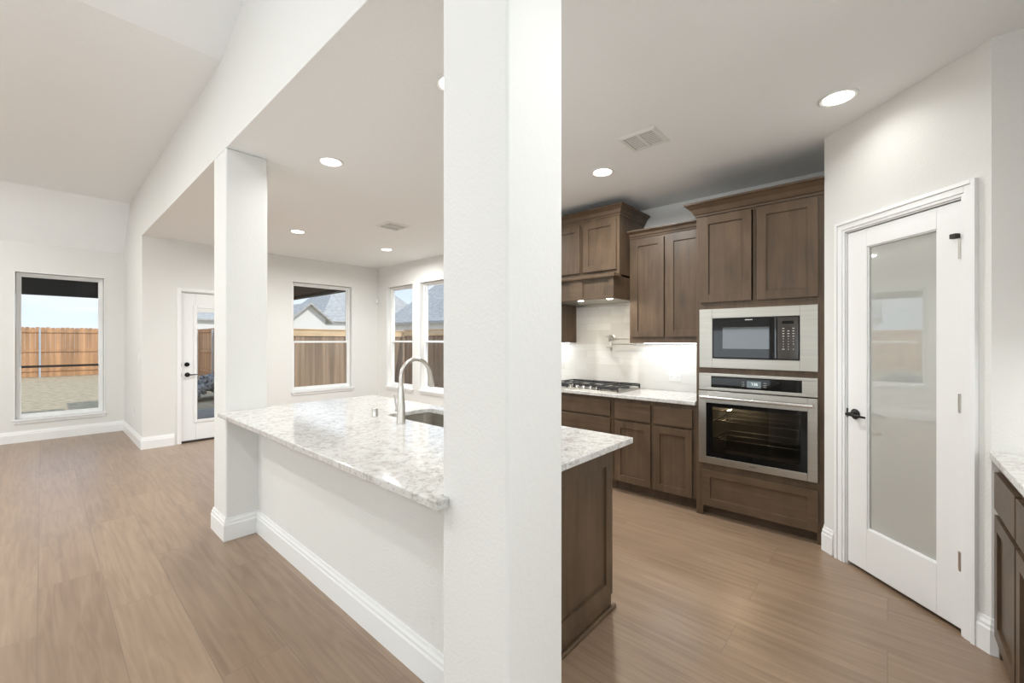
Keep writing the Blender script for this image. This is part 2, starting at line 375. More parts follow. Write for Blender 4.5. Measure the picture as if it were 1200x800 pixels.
# pillars and half wall
PX0, PX1 = .858, 1.125
def pillar(y0, y1, label):
    bm = bmesh.new(); box(bm, PX0, PX1, y0, y1, 0, CH)
    return struct('pillar', bm, 'wall', label, bevel=.013, seg=4)
pillar(.783, 1.068, 'large square white textured pillar in the foreground')
pillar(3.442, 3.745, 'white pillar at the far end of the peninsula')
bm = bmesh.new(); box(bm, 1.058, 1.172, 1.068, 3.442, 0, .868); struct('wall_half', bm, 'wall', 'white half wall under the peninsula counter')

# baseboards
BP = [(0, 0), (.016, 0), (.016, .108), (.012, .118), (.012, .130), (.007, .142), (.005, .156), (0, .156)]
def base(name, path):
    bm = bmesh.new(); sweep(bm, path, BP); return struct(name, bm, 'trim', bevel=0)
base('baseboard_rear', [(XW, 8.87), (-4.5, 8.87)])                       # travel -X: left is -Y
base('baseboard_great_room_side', [(1.19, 7.12), (XW, 7.12), (XW, 8.87)])
base('baseboard_peninsula', [(1.058, 1.068), (1.058, 3.442), (PX0, 3.442), (PX0, 3.745), (PX1, 3.745), (PX1, 3.50)])
base('baseboard_pillar', [(PX0 + .2, 1.068), (PX0, 1.068), (PX0, .783), (PX1, .783), (PX1, 1.068)][::-1][::-1])
base('baseboard_nook', [(4.2, 3.95), (4.2, 7.12), (2.26, 7.12)])
base('baseboard_pantry_left', [Dg(2.606), Dg(2.686), (pc[0] + .05, pc[1])][::-1][::-1])
base('baseboard_pantry_right', [(pr[0], pr[1] - .02), pr, Dg(1.808)])

# ------------------------------------------------------------------ windows
def window(name, axis, c, face, a0, a1, z0, z1, rail, rail_mat='vinyl', label=None):
    """axis: normal axis; c interior wall face coordinate; face +1 when outside is toward + axis."""
    root = thing(name, label, None, kind='structure')
    def bx(bm, a, b, d0, d1, u, v):
        d0, d1 = sorted((c + face * d0, c + face * d1))
        if axis == 'y': box(bm, a, b, d0, d1, u, v)
        else: box(bm, d0, d1, a, b, u, v)
    g = .004; fw = .032
    bm = bmesh.new()
    bx(bm, a0 + g, a0 + fw, .07, .135, z0 + .004, z1 - g); bx(bm, a1 - fw, a1 - g, .07, .135, z0 + .004, z1 - g)
    bx(bm, a0 + fw, a1 - fw, .07, .135, z1 - fw, z1 - g); bx(bm, a0 + fw, a1 - fw, .07, .135, z0 + .004, z0 + .04)
    obj('window_frame', bm, 'vinyl', root, .002)
    # sashes
    s = .022; zz = rail
    def sash(u, v, d0, d1, nm):
        bm = bmesh.new(); l, r = a0 + fw, a1 - fw
        bx(bm, l, l + s, d0, d1, u, v); bx(bm, r - s, r, d0, d1, u, v); bx(bm, l + s, r - s, d0, d1, u, u + s); bx(bm, l + s, r - s, d0, d1, v - s, v)
        so = obj(nm, bm, 'vinyl', root, .0015)
        bm = bmesh.new(); bx(bm, l + s, r - s, (d0 + d1) / 2 - .003, (d0 + d1) / 2 + .003, u + s, v - s); obj('pane', bm, 'glass', so)
        return so
    sash(z0 + .04, zz + .012, .075, .10, 'lower_sash'); sash(zz - .012, z1 - fw, .102, .128, 'upper_sash')
    bm = bmesh.new(); bx(bm, a0 + fw + s, a1 - fw - s, .068, .0745, zz - .016, zz + .016); obj('meeting_rail', bm, rail_mat, root, .002)
    # stool and apron
    bm = bmesh.new(); bx(bm, a0 - .028, a1 + .028, -.03, -.0005, z0 - .022, z0); bx(bm, a0 + .001, a1 - .001, -.001, .07, z0 - .022 + .023, z0 + .003)
    obj('window_sill', bm, 'trim', root, .004)
    bm = bmesh.new(); bx(bm, a0 - .012, a1 + .012, -.014, -.0005, z0 - .062, z0 - .0225); obj('apron', bm, 'trim', root, .004)
    # thin bead around the opening on the room side
    bm = bmesh.new()
    t = .012
    bx(bm, a0 - t, a0, -.006, -.0005, z0 + .001, z1 + t); bx(bm, a1, a1 + t, -.006, -.0005, z0 + .001, z1 + t); bx(bm, a0, a1, -.006, -.0005, z1, z1 + t)
    obj('casing', bm, 'trim', root, .002)
    return root
window('window_1', 'y', 8.87, 1, *W1, 1.03, 'bronze', 'tall white great room window showing sunny fence and dry yard')
window('window_2', 'y', 7.12, 1, *W2, 1.375, label='white nook window behind the counter showing fence and rooftops')
window('window_3', 'x', 4.2, 1, *W3, 1.38, label='nook side window nearest the room corner, left of the pair')
window('window_4', 'x', 4.2, 1, *W4, 1.38, label='nook side window partly hidden by the large pillar')
for i, q in enumerate(WL): window('window_%d' % (5 + i), 'y', 8.87, 1, *q, 1.03, label='great room window beyond the frame')

# ------------------------------------------------------------------ patio door (door_1)
d = thing('door_1', 'white half hidden patio door with glass panel and black hardware', None, kind='structure')
B('door_frame', [(1.215, 1.262, 7.105, 7.119, 0, 2.105), (2.173, 2.235, 7.105, 7.119, 0, 2.105), (1.262, 2.173, 7.105, 7.119, 2.062, 2.105),
                 (1.2555, 1.264, 7.125, 7.26, 0, 2.06), (2.171, 2.1795, 7.125, 7.26, 0, 2.06), (1.264, 2.171, 7.125, 7.26, 2.05, 2.0595)], 'trim', d, .003)
x0, x1, y0, y1 = 1.268, 2.168, 7.150, 7.195
B('door_slab', [(x0, 1.43, y0, y1, .025, 2.046), (2.006, x1, y0, y1, .025, 2.046), (1.43, 2.006, y0, y1, .025, .29), (1.43, 2.006, y0, y1, 1.86, 2.046)], 'door', d, .003)
B('glazing_bead', [(1.405, 1.445, 7.140, 7.1495, .262, 1.888), (1.991, 2.031, 7.140, 7.1495, .262, 1.888), (1.445, 1.991, 7.140, 7.1495, .262, .302), (1.445, 1.991, 7.140, 7.1495, 1.848, 1.888)], 'door', d, .004)
B('door_glass', (1.431, 2.005, 7.168, 7.175, .291, 1.859), 'glass', d, 0)
B('blind_cassette', (1.446, 1.99, 7.152, 7.166, 1.79, 1.846), 'plastic', d, .002)
B('threshold', (1.264, 2.171, 7.13, 7.26, .0005, .02), 'bronze', d, .002)
bm = bmesh.new(); lathe(bm, [(.028, 7.149), (.03, 7.144), (.026, 7.134), (.01, 7.132)], (1.33, 0, 1.069), 'y'); box(bm, 1.326, 1.334, 7.118, 7.134, 1.055, 1.083)
obj('deadbolt', bm, 'black', d, smooth=True)
bm = bmesh.new(); lathe(bm, [(.029, 7.149), (.031, 7.144), (.026, 7.136), (.012, 7.133), (.012, 7.10)], (1.335, 0, .928), 'y'); tube(bm, [(1.335, 7.103, .928), (1.37, 7.10, .928), (1.44, 7.103, .93)], [.009, .008, .006])
obj('door_handle', bm, 'black', d, smooth=True)
for zz in (1.069, .928): B('strike_plate', (1.2585, 1.2672, 7.118, 7.124, zz - .028, zz + .028), 'black', d, .001)

# ------------------------------------------------------------------ pantry door (door_2), local frame: x = along wall (away), y = toward kitchen
d = thing('door_2', 'white pantry door with tall frosted glass panel and black lever', None, (1.585, -1.585, 0), R(45), kind='structure')
def casing_profile(bm):
    # picture-frame casing swept with stepped depth
    L0, R0, Z = 2.518, 1.866, 2.075
    for w0, w1, dep in ((0, .015, .009), (.015, .047, .014), (.047, .066, .021)):
        box(bm, R0 - w1, R0 - w0, .0005, dep, 0, Z + w1 - .0001); box(bm, L0 + w0, L0 + w1, .0005, dep, 0, Z + w1 - .0001); box(bm, R0 - w0, L0 + w0, .0005, dep, Z + w0, Z + w1)
bm = bmesh.new(); casing_profile(bm); obj('casing', bm, 'trim', d, .0015)
B('jamb', [(1.867, 1.873, -.11, 0, 0, 2.068), (2.511, 2.517, -.11, 0, 0, 2.068), (1.867, 2.517, -.11, 0, 2.068, 2.0745), (1.873, 1.884, -.11, -.045, 0, 2.068), (2.50, 2.511, -.11, -.045, 0, 2.068)], 'trim', d, .001)
s0, s1, zb, zt = 1.876, 2.508, .022, 2.062
gx0, gx1, gz0, gz1 = 1.988, 2.378, .275, 1.955
B('door_slab', [(s0, gx0, -.042, -.006, zb, zt), (gx1, s1, -.042, -.006, zb, zt), (gx0, gx1, -.042, -.006, zb, gz0), (gx0, gx1, -.042, -.006, gz1, zt)], 'door', d, .002)
q = .014
B('glazing_bead', [(gx0, gx0 + q * .5, -.022, -.012, gz0, gz1), (gx1 - q * .5, gx1, -.022, -.012, gz0, gz1), (gx0, gx1, -.022, -.012, gz0, gz0 + q * .5), (gx0, gx1, -.022, -.012, gz1 - q * .5, gz1)], 'door', d, .002)
B('door_glass', (gx0, gx1, -.030, -.023, gz0, gz1), 'frost', d, 0, label='frosted grey green glass panel')
for hz in (1.83, 1.097, .346):
    bm = bmesh.new(); tube(bm, [(1.874, .003, hz - .045), (1.874, .003, hz + .045)], .006); box(bm, 1.868, 1.888, -.0055, -.002, hz - .044, hz + .044)
    h = obj('hinge', bm, 'nickel', d, smooth=True)
    if hz > 1.8:
        bm = bmesh.new(); box(bm, 1.872, 1.900, .003, .030, hz + .052, hz + .075); obj('door_stop', bm, 'rubber', h, .003)
bm = bmesh.new(); lathe(bm, [(.030, -.006), (.032, 0), (.027, .006), (.013, .010), (.012, .045)], (2.452, 0, .946), 'y')
tube(bm, [(2.458, .047, .946), (2.44, .05, .946), (2.39, .046, .944), (2.345, .036, .942)], [.010, .0095, .008, .006])
obj('door_handle', bm, 'black', d, smooth=True)
B('latch_plate', (2.506, 2.5105, -.004, .002, .918, .974), 'black', d, .0005)

# ------------------------------------------------------------------ cabinet helpers (fronts face -X for the kitchen wall)
def shaker(parent, y0, y1, z0, z1, xf, name='door', st=.058, hor=False):
    """shaker front lying in front of plane x=xf (protrudes 18 mm toward -X)."""
    bm = bmesh.new(); t = .019
    box(bm, xf - t, xf - .0005, y0, y0 + st, z0, z1); box(bm, xf - t, xf - .0005, y1 - st, y1, z0, z1)
    box(bm, xf - t, xf - .0005, y0 + st, y1 - st, z0, z0 + st); box(bm, xf - t, xf - .0005, y0 + st, y1 - st, z1 - st, z1)
    o = obj(name, bm, 'woodh' if hor else 'wood', parent, .0012)
    B('door_panel' if name == 'door' else 'drawer_panel', (xf - .0085, xf - .0005, y0 + st - .001, y1 - st + .001, z0 + st - .001, z1 - st + .001), 'woodh' if hor else 'wood', o, 0)
    return o
def slab(parent, y0, y1, z0, z1, xf, name='drawer'):
    return B(name, (xf - .019, xf - .0005, y0, y1, z0, z1), 'woodh', parent, .002)
def crown(parent, xf, ya, yb, z0, z1, out=.075, xb=None, ra=True, rb=True):
    """crown moulding along the front (x=xf) and returns to the wall at ends. ya<yb"""
    xb = xb or XK
    pr_ = [(0, z0), (.008, z0), (.010, z0 + .014), (.018, z0 + .02), (out * .45, z0 + (z1 - z0) * .55), (out * .85, z1 - .018), (out, z1 - .014), (out, z1), (0, z1)]
    path = []
    if rb: path.append((xb, yb))
    path += [(xf, yb), (xf, ya)]
    if ra: path.append((xb, ya))
    bm = bmesh.new(); sweep(bm, path, [(-o, z) for o, z in pr_])
    return obj('crown_moulding', bm, 'woodh', parent, smooth=False)

# lower cabinets on the kitchen wall
XF = 3.56
def base_cab(label, y0, y1, fronts, group='base cabinets along the cooktop wall'):
    r = thing('base_cabinet', label, 'cabinet', (XF, (y0 + y1) / 2, 0), group=group)
    inv = Matrix.Translation((-XF, -(y0 + y1) / 2, 0))
    bm = bmesh.new(); box(bm, XF, XK - .003, y0 + .0015, y1 - .0015, .1, .868); box(bm, XF + .075, XK - .003, y0 + .0015, y1 - .0015, .001, .1)
    parts = [obj('body', bm, 'wood', r)]
    bm = bmesh.new(); box(bm, XF + .062, XF + .0745, y0 + .002, y1 - .002, .001, .02); parts.append(obj('shoe_moulding', bm, 'woodh', r, .003))
    for f in fronts:
        if f[0] == 'd': parts.append(shaker(r, *f[1:], XF))
        else: parts.append(slab(r, *f[1:], XF))
    for p_ in parts: p_.matrix_parent_inverse = inv
    return r
base_cab('brown base cabinet with two drawers over two doors beside the oven cabinet', 1.157, 1.905,
         [('s', 1.190, 1.518, .675, .828), ('s', 1.545, 1.886, .675, .828), ('d', 1.192, 1.519, .105, .655), ('d', 1.545, 1.886, .105, .655)])
base_cab('brown base cabinet of wide stacked drawers directly below the gas cooktop', 1.907, 2.663,
         [('s', 1.935, 2.635, .690, .835), ('s', 1.935, 2.635, .405, .672), ('s', 1.935, 2.635, .105, .387)])
base_cab('brown base cabinet left of the cooktop drawers, hidden behind the large pillar', 2.665, 3.60,
         [('s', 2.70, 3.12, .675, .828), ('s', 3.15, 3.57, .675, .828), ('d', 2.70, 3.12, .105, .655), ('d', 3.15, 3.57, .105, .655)])
bm = bmesh.new(); box(bm, 3.515, XK - .003, 1.158, 3.62, .870, .902)
tag(obj('countertop', bm, 'quartz', None, .004), 'veined pale quartz countertop under the gas cooktop along the wall', 'countertop')
bm = bmesh.new(); box(bm, XK - .012, XK - .001, 1.158, 3.62, .903, 1.80)
tag(obj('tile_backsplash', bm, 'tile'), 'pale glossy tile backsplash behind cooktop and under wall cabinets', 'backsplash')

# tall oven cabinet
TX = 3.54; ty0, ty1 = .318, 1.155; yc = (ty0 + ty1) / 2
r = thing('oven_cabinet', 'tall brown cabinet housing microwave and wall oven beside the pantry', 'cabinet', (TX, yc, 0))
inv = Matrix.Translation((-TX, -yc, 0))
def under(o): o.matrix_parent_inverse = inv; return o
under(B('body', [(TX, XK - .003, ty0, ty0 + .02, 0.001, 2.41), (TX, XK - .003, ty1 - .02, ty1, 0.001, 2.41), (TX + .02, XK - .003, ty0 + .02, ty1 - .02, 2.39, 2.41),
        (XK - .02, XK - .003, ty0 + .02, ty1 - .02, .1, 2.39), (TX + .02, XK - .02, ty0 + .02, ty1 - .02, .375, .40), (TX + .02, XK - .02, ty0 + .02, ty1 - .02, 1.145, 1.165), (TX + .02, XK - .02, ty0 + .02, ty1 - .02, 1.655, 1.675)], 'wood', r, .001))
under(B('face_frame', [(TX, TX + .019, ty0 + .02, ty0 + .043, 0.001, 2.41), (TX, TX + .019, ty1 - .052, ty1 - .02, 0.001, 2.41),
        (TX, TX + .019, ty0 + .043, ty1 - .052, .374, .425), (TX, TX + .019, ty0 + .043, ty1 - .052, 1.13, 1.19), (TX, TX + .019, ty0 + .043, ty1 - .052, 1.64, 1.70), (TX, TX + .019, ty0 + .043, ty1 - .052, 2.37, 2.41), (TX, TX + .019, ty0 + .043, ty1 - .052, .075, .10),
        (TX, TX + .019, .727, .750, 1.70, 2.37)], 'wood', r, .001))
under(B('toe_board', (TX + .07, TX + .085, ty0 + .02, ty1 - .02, .001, .1), 'woodh', r, 0))
for a, b in ((.352, .722), (.756, 1.122)): under(shaker(r, a, b, 1.697, 2.378, TX, st=.062))
under(shaker(r, .352, 1.106, .088, .376, TX, 'drawer', .06, True))
cr_ = crown(r, TX, ty0 - .0, ty1, 2.39, 2.492, .078, rb=True, ra=False); under(cr_)

# microwave
XA_ = TX - .012
mw = thing('microwave', 'built-in stainless microwave with black glass door above the oven', 'microwave', (XA_, .741, 1.18))
inv = Matrix.Translation((-XA_, -.741, -1.18))
y0, y1, z0, z1 = .353, 1.128, 1.182, 1.643; by0, by1, bz0, bz1 = .456, 1.030, 1.255, 1.570
under(B('trim_kit', [(XA_ - .004, TX - .001, y0, by0, z0, z1), (XA_ - .004, TX - .001, by1, y1, z0, z1), (XA_ - .004, TX - .001, by0, by1, z0, bz0), (XA_ - .004, TX - .001, by0, by1, bz1, z1)], 'steel', mw, .002))
under(B('body', (TX + .021, TX + .42, by0 + .005, by1 - .005, 1.20, 1.62), 'enamel', mw, 0))
under(B('door', (XA_ - .014, XA_ + .012, .594, by1 - .008, bz0 + .008, bz1 - .006), 'bglass', mw, .004))
under(B('door_window', (XA_ - .0152, XA_ - .0141, .639, .952, 1.333, 1.497), 'mwglass', mw, 0))
under(B('surround', (XA_ - .002, XA_ + .012, by0, by1, bz0, bz1), 'black', mw, 0))
under(B('door_handle', (XA_ - .020, XA_ - .0141, .594, .606, bz0 + .012, bz1 - .010), 'mwglass', mw, .003))
under(B('control_panel', (XA_ - .014, XA_ + .012, by0 + .006, .591, bz0 + .008, bz1 - .006), 'panel', mw, .003))
bm = bmesh.new()
for i in range(3):
    for j in range(9):
        if (i == 1 and j in (0,)) or (i == 2 and j == 7): continue
        wd = .012 if j < 4 else .005
        if j == 8: wd = .016 if i == 0 else .006
        yy = .552 - i * .030; zz = 1.482 - j * .0185
        box(bm, XA_ - .0150, XA_ - .0141, yy - wd / 2, yy + wd / 2, zz - .0025, zz + .0025)
under(obj('keypad', bm, 'legend', mw, label='rows of small pale key markings'))
under(B('clock_display', (XA_ - .0148, XA_ - .0141, .49, .56, 1.515, 1.535), 'bglass', mw, 0))
bm = bmesh.new()
for k in range(9): box(bm, XA_ - .0152, XA_ - .0141, .772 - .0055 * 4 + k * .0055 - .002, .772 - .0055 * 4 + k * .0055 + .002, 1.548, 1.555)
under(obj('emblem', bm, 'nickel', mw))

# wall oven
ov = thing('wall_oven', 'stainless built-in wall oven with lit window below the microwave', 'oven', (XA_, .741, .418))
inv = Matrix.Translation((-XA_, -.741, -.418))
y0, y1 = .353, 1.128; py0, py1, pz0, pz1 = .443, 1.036, 1.030, 1.116
under(B('control_housing', [(XA_ - .012, TX - .001, y0, y1, 1.006, pz0), (XA_ - .012, TX - .001, y0, y1, pz1, 1.138), (XA_ - .012, TX - .001, y0, py0, pz0, pz1), (XA_ - .012, TX - .001, py1, y1, pz0, pz1)], 'steel', ov, .002))
under(B('control_panel', (XA_ - .0125, XA_ + .006, py0, py1, pz0, pz1), 'bglass', ov, .001))
dp = under(B('display', (XA_ - .0135, XA_ - .0127, .692, .785, 1.045, 1.093), 'disp', ov, 0, label='small pale blue digital display'))
# digits 7:36
seg7 = {'7': 'abc', '3': 'abgcd', '6': 'afgedc'}
def digit(bm, ch, y, z, x, w_=.010, h_=.018, t=.0022):
    S = {'a': (y - w_, y, z + h_ - t, z + h_), 'g': (y - w_, y, z + h_ / 2 - t / 2, z + h_ / 2 + t / 2), 'd': (y - w_, y, z, z + t), 'f': (y - t, y, z + h_ / 2, z + h_), 'e': (y - t, y, z, z + h_ / 2),
         'b': (y - w_, y - w_ + t, z + h_ / 2, z + h_), 'c': (y - w_, y - w_ + t, z, z + h_ / 2)}
    for s in seg7[ch]: a_, b_, u, v = S[s]; box(bm, x - .0006, x, a_, b_, u, v)
bm = bmesh.new(); xx = XA_ - .0136; digit(bm, '7', .757, 1.062, xx); digit(bm, '3', .738, 1.062, xx); digit(bm, '6', .724, 1.062, xx)
for zz in (1.067, 1.074): box(bm, xx - .0006, xx, .7415, .7435, zz, zz + .002)
o = obj('clock_digits', bm, 'digit', ov); under(o)
bm = bmesh.new()
for yy in (.815, .805, .672, .662):
    for zz in (1.052, 1.066, 1.082): box(bm, XA_ - .0130, XA_ - .0126, yy - .003, yy + .003, zz, zz + .003)
under(obj('keypad', bm, 'legend', ov))
# door: steel frame, black border, tinted glass
gy0, gy1, gz0_, gz1_ = .411, 1.071, .483, .906
under(B('door_frame', [(XA_ - .022, TX - .003, y0, gy0, .428, .999), (XA_ - .022, TX - .003, gy1, y1, .428, .999), (XA_ - .022, TX - .003, gy0, gy1, .428, gz0_), (XA_ - .022, TX - .003, gy0, gy1, gz1_, .999)], 'steel', ov, .003))
wy0, wy1, wz0, wz1 = .453, 1.026, .528, .878
under(B('glass_border', [(XA_ - .0225, XA_ - .012, gy0, wy0, gz0_, gz1_), (XA_ - .0225, XA_ - .012, wy1, gy1, gz0_, gz1_), (XA_ - .0225, XA_ - .012, wy0, wy1, gz0_, wz0), (XA_ - .0225, XA_ - .012, wy0, wy1, wz1, gz1_)], 'bglass', ov, 0))
under(B('door_window', (XA_ - .0225, XA_ - .017, wy0, wy1, wz0, wz1), 'oglass', ov, 0))
bm = bmesh.new(); hx = XA_ - .062
box(bm, hx - .010, hx + .010, .372, 1.109, .938, .964); 
for yy in (.40, 1.08): box(bm, hx, XA_ - .021, yy - .010, yy + .010, .941, .961)
under(obj('handle', bm, 'steelh', ov, .008, seg=4))
cx0 = TX + .022; cx1 = TX + .45
under(B('cavity', [(cx1, cx1 + .01, .43, 1.05, .43, .99), (cx0, cx1, .42, .43, .43, .99), (cx0, cx1, 1.05, 1.06, .43, .99), (cx0, cx1, .43, 1.05, .43, .44), (cx0, cx1, .43, 1.05, .98, .99)], 'enamel', ov, 0))
for zz in (.62, .76, .84):
    bm = bmesh.new()
    for k in range(19): tube(bm, [(cx0 + .01, .445 + k * .033, zz), (cx1 - .02, .445 + k * .033, zz)], .0022, 5)
    for xx in (cx0 + .012, cx0 + .2, cx1 - .03): tube(bm, [(xx, .435, zz), (xx, 1.045, zz)], .003, 5)
    under(obj('oven_rack', bm, 'chrome', ov, smooth=True))
bm = bmesh.new(); lathe(bm, [(.004, .935), (.018, .94), (.02, .955), (.012, .975)], (cx1 - .10, .95, 0), 'z', 12); under(obj('oven_bulb', bm, 'bulb', ov, smooth=True))
lamp('oven_lamp', 'POINT', (cx1 - .10, .93, .91), 8, (1, .72, .42), size=.015)
bm = bmesh.new()
for k in range(8): box(bm, XA_ - .0228, XA_ - .0221, .72 + k * .006, .724 + k * .006, .455, .462)
under(obj('emblem', bm, 'grey', ov))

# wall cabinets
def wall_cab(label, y0, y1, z0, z1, xf, doors, crown_args=None, group='wall cabinets on the kitchen wall'):
    r = thing('wall_cabinet', label, 'cabinet', (xf, (y0 + y1) / 2, z0), group=group)
    global inv; inv = Matrix.Translation((-xf, -(y0 + y1) / 2, -z0))
    under(B('body', (xf, XK - .003 if z0 > 1.8 else XK - .013, y0, y1, z0 + .0, z1), 'wood', r, .001))
    for q_ in doors: under(shaker(r, *q_, xf))
    if crown_args: under(crown(r, xf, y0, y1, *crown_args[:2], crown_args[2], ra=crown_args[3], rb=crown_args[4]))
    return r
u = wall_cab('brown two-door wall cabinet between range hood and oven cabinet', 1.1565, 1.872, 1.372, 2.43, 3.82,
         [(1.190, 1.498, 1.43, 2.352), (1.530, 1.842, 1.43, 2.352)], (2.375, 2.448, .05, False, False))
under(B('light_strip', (4.05, 4.065, 1.20, 1.83, 1.368, 1.3715), 'led', u, 0))
u2 = wall_cab('brown wall cabinet left of the range hood, mostly hidden by the pillar', 2.692, 3.60, 1.372, 2.43, 3.82,
         [(2.722, 3.13, 1.43, 2.352), (3.162, 3.57, 1.43, 2.352)], (2.375, 2.448, .05, False, True))
under(B('light_strip', (4.05, 4.065, 2.74, 3.5, 1.368, 1.3715), 'led', u2, 0))
lamp('under_cabinet_light', 'AREA', (4.03, 1.51, 1.362), 1.6, (.94, .97, 1), (0, 0, 0), .05, .62)
lamp('under_cabinet_light', 'AREA', (4.03, 3.12, 1.362), 1.6, (.94, .97, 1), (0, 0, 0), .05, .7)

# range hood cabinet
hd = thing('range_hood', 'brown wooden range hood cabinet with ledge above the cooktop', 'range hood', (3.61, 2.28, 1.787))
inv = Matrix.Translation((-3.61, -2.28, -1.787))
hy0, hy1 = 1.874, 2.690
under(B('upper_body', (3.61, XK - .003, hy0, hy1, 2.02, 2.60), 'wood', hd, .001))
for a, b in ((hy0 + .028, 2.262), (2.300, hy1 - .028)): under(shaker(hd, a, b, 2.068, 2.545, 3.61))
under(crown(hd, 3.61, hy0, hy1, 2.575, 2.668, .065))
lx = 3.505
under(B('mantle_box', [(lx, 3.52, hy0, hy1, 1.787, 2.0), (3.52, XK - .013, hy0, hy0 + .015, 1.787, 2.0), (3.52, XK - .013, hy1 - .015, hy1, 1.787, 2.0), (3.52, XK - .013, hy0 + .015, hy1 - .015, 1.95, 2.0)], 'wood', hd, .001))
bm = bmesh.new()
for a, b in ((hy0 + .0, 2.262 - .012), (2.300 + .012, hy1)):
    box(bm, lx - .012, lx - .0005, a, b, 1.972, 1.985); box(bm, lx - .012, lx - .0005, a, b, 1.787, 1.815)
    box(bm, lx - .012, lx - .0005, a, a + .045, 1.815, 1.972); box(bm, lx - .012, lx - .0005, b - .045, b, 1.815, 1.972)
box(bm, lx - .012, lx - .0005, 2.25, 2.312, 1.787, 1.985)
under(obj('mantle_frame', bm, 'woodh', hd, .001))
bm = bmesh.new(); sweep(bm, [(3.62, hy0 - .0), (lx - .012, hy0 - .0), (lx - .012, hy1), (3.62, hy1)], [(0, 1.985), (.018, 1.985), (.02, 2.0), (.012, 2.006), (.012, 2.018), (0, 2.018)])
under(obj('ledge_moulding', bm, 'woodh', hd)); under(B('ledge_shelf', (lx - .012, 3.625, hy0, hy1, 2.0005, 2.0175), 'woodh', hd, 0))
under(B('liner', [(3.522, XK - .02, hy0 + .017, hy1 - .017, 1.793, 1.80), (XK - .06, XK - .02, hy0 + .017, hy1 - .017, 1.772, 1.793)], 'steel', hd, .001, label='stainless hood liner'))
for yy in (1.97, 2.29):
    bm = bmesh.new(); lathe(bm, [(.026, 1.7885), (.03, 1.7925)], (3.60, yy, 0)); under(obj('hood_lamp', bm, 'lens', hd))
    l_ = lamp('hood_light', 'AREA', (3.60, yy, 1.785), 1.6, (1, .83, .62), (0, 0, 0), .05)

# cooktop
ck = thing('gas_cooktop', 'stainless gas cooktop with dark iron grates and pale knobs', 'cooktop', (3.84, 2.28, .902))
inv = Matrix.Translation((-3.84, -2.28, -.902))
cx0, cx1, cy0, cy1 = 3.585, 4.085, 1.875, 2.695
under(B('steel_top', (cx0, cx1, cy0, cy1, .9025, .912), 'steel', ck, .004))
for k in range(5):
    yy = 2.28 + (k - 2) * .078
    bm = bmesh.new(); lathe(bm, [(.021, .9125), (.021, .918), (.016, .920), (.0155, .940), (.013, .943)], (3.635, yy, 0), 'z', 18); box(bm, 3.617, 3.653, yy - .004, yy + .004, .938, .949)
    under(obj('knob', bm, 'steelh', ck, smooth=True))
for (a, b, xs) in ((1.89, 2.10, 3.605), (2.125, 2.435, 3.70), (2.46, 2.68, 3.605)):
    bm = bmesh.new(); zt = .958; t = .007
    for xx in (xs, (xs + 4.07) / 2, 4.07): box(bm, xx - t, xx + t, a, b, zt - .012, zt)
    for yy in (a, (a + b) / 2, b): box(bm, xs, 4.07, yy - t, yy + t, zt - .013, zt - .001)
    for xx in (xs, 4.07):
        for yy in (a, b): box(bm, xx - t, xx + t, yy - t, yy + t, .9125, zt - .01)
        box(bm, xx - t * .7, xx + t * .7, a, b, .928, zt - .01)
    under(obj('grate', bm, 'iron', ck, .002))
for (xx, yy, rr) in ((3.73, 1.995, .035), (3.96, 1.995, .045), (3.88, 2.28, .055), (3.73, 2.57, .04), (3.96, 2.57, .035)):
    bm = bmesh.new(); lathe(bm, [(rr * 1.2, .9125), (rr * 1.1, .921), (rr, .923), (rr, .931), (rr * .8, .934)], (xx, yy, 0)); under(obj('burner', bm, 'iron', ck, smooth=True))

# pot filler
pf = thing('pot_filler', 'chrome folding pot filler mounted on the backsplash above the cooktop', 'faucet', (XK - .012, 2.22, 1.4))
inv = Matrix.Translation((-(XK - .012), -2.22, -1.4))
bm = bmesh.new(); xw = XK - .0125
lathe(bm, [(.03, xw), (.03, xw - .006), (.018, xw - .01), (.011, xw - .03), (.011, xw - .06)], (0, 2.225, 1.425), 'x'); under(obj('flange', bm, 'nickel', pf, smooth=True))
bm = bmesh.new(); lathe(bm, [(.013, 1.385), (.016, 1.39), (.016, 1.442), (.011, 1.447), (.005, 1.458)], (xw - .065, 2.225, 0)); tube(bm, [(xw - .065, 2.225, 1.432), (xw - .09, 2.245, 1.438), (xw - .10, 2.262, 1.44)], .005)
under(obj('valve_body', bm, 'nickel', pf, smooth=True))
bm = bmesh.new(); tube(bm, [(xw - .065, 2.213, 1.412), (xw - .07, 1.945, 1.412)], .008); lathe(bm, [(.012, 1.345), (.013, 1.35), (.013, 1.42), (.009, 1.427)], (xw - .07, 1.94, 0))
under(obj('wall_arm', bm, 'nickel', pf, smooth=True))
bm = bmesh.new(); tube(bm, [(xw - .07, 1.945, 1.362), (xw - .09, 2.19, 1.362)], .008); lathe(bm, [(.010, 1.285), (.013, 1.292), (.013, 1.37), (.009, 1.378)], (xw - .092, 2.195, 0))
lathe(bm, [(.014, -.02), (.016, -.01), (.016, .02), (.01, .03)], (xw - .092, 2.195, 1.32), 'y', 16) if False else None
tube(bm, [(xw - .092, 2.195, 1.32), (xw - .13, 2.195, 1.32)], .011); tube(bm, [(xw - .092, 2.20, 1.32), (xw - .092, 2.245, 1.325)], .006)
under(obj('spout_arm', bm, 'nickel', pf, smooth=True))

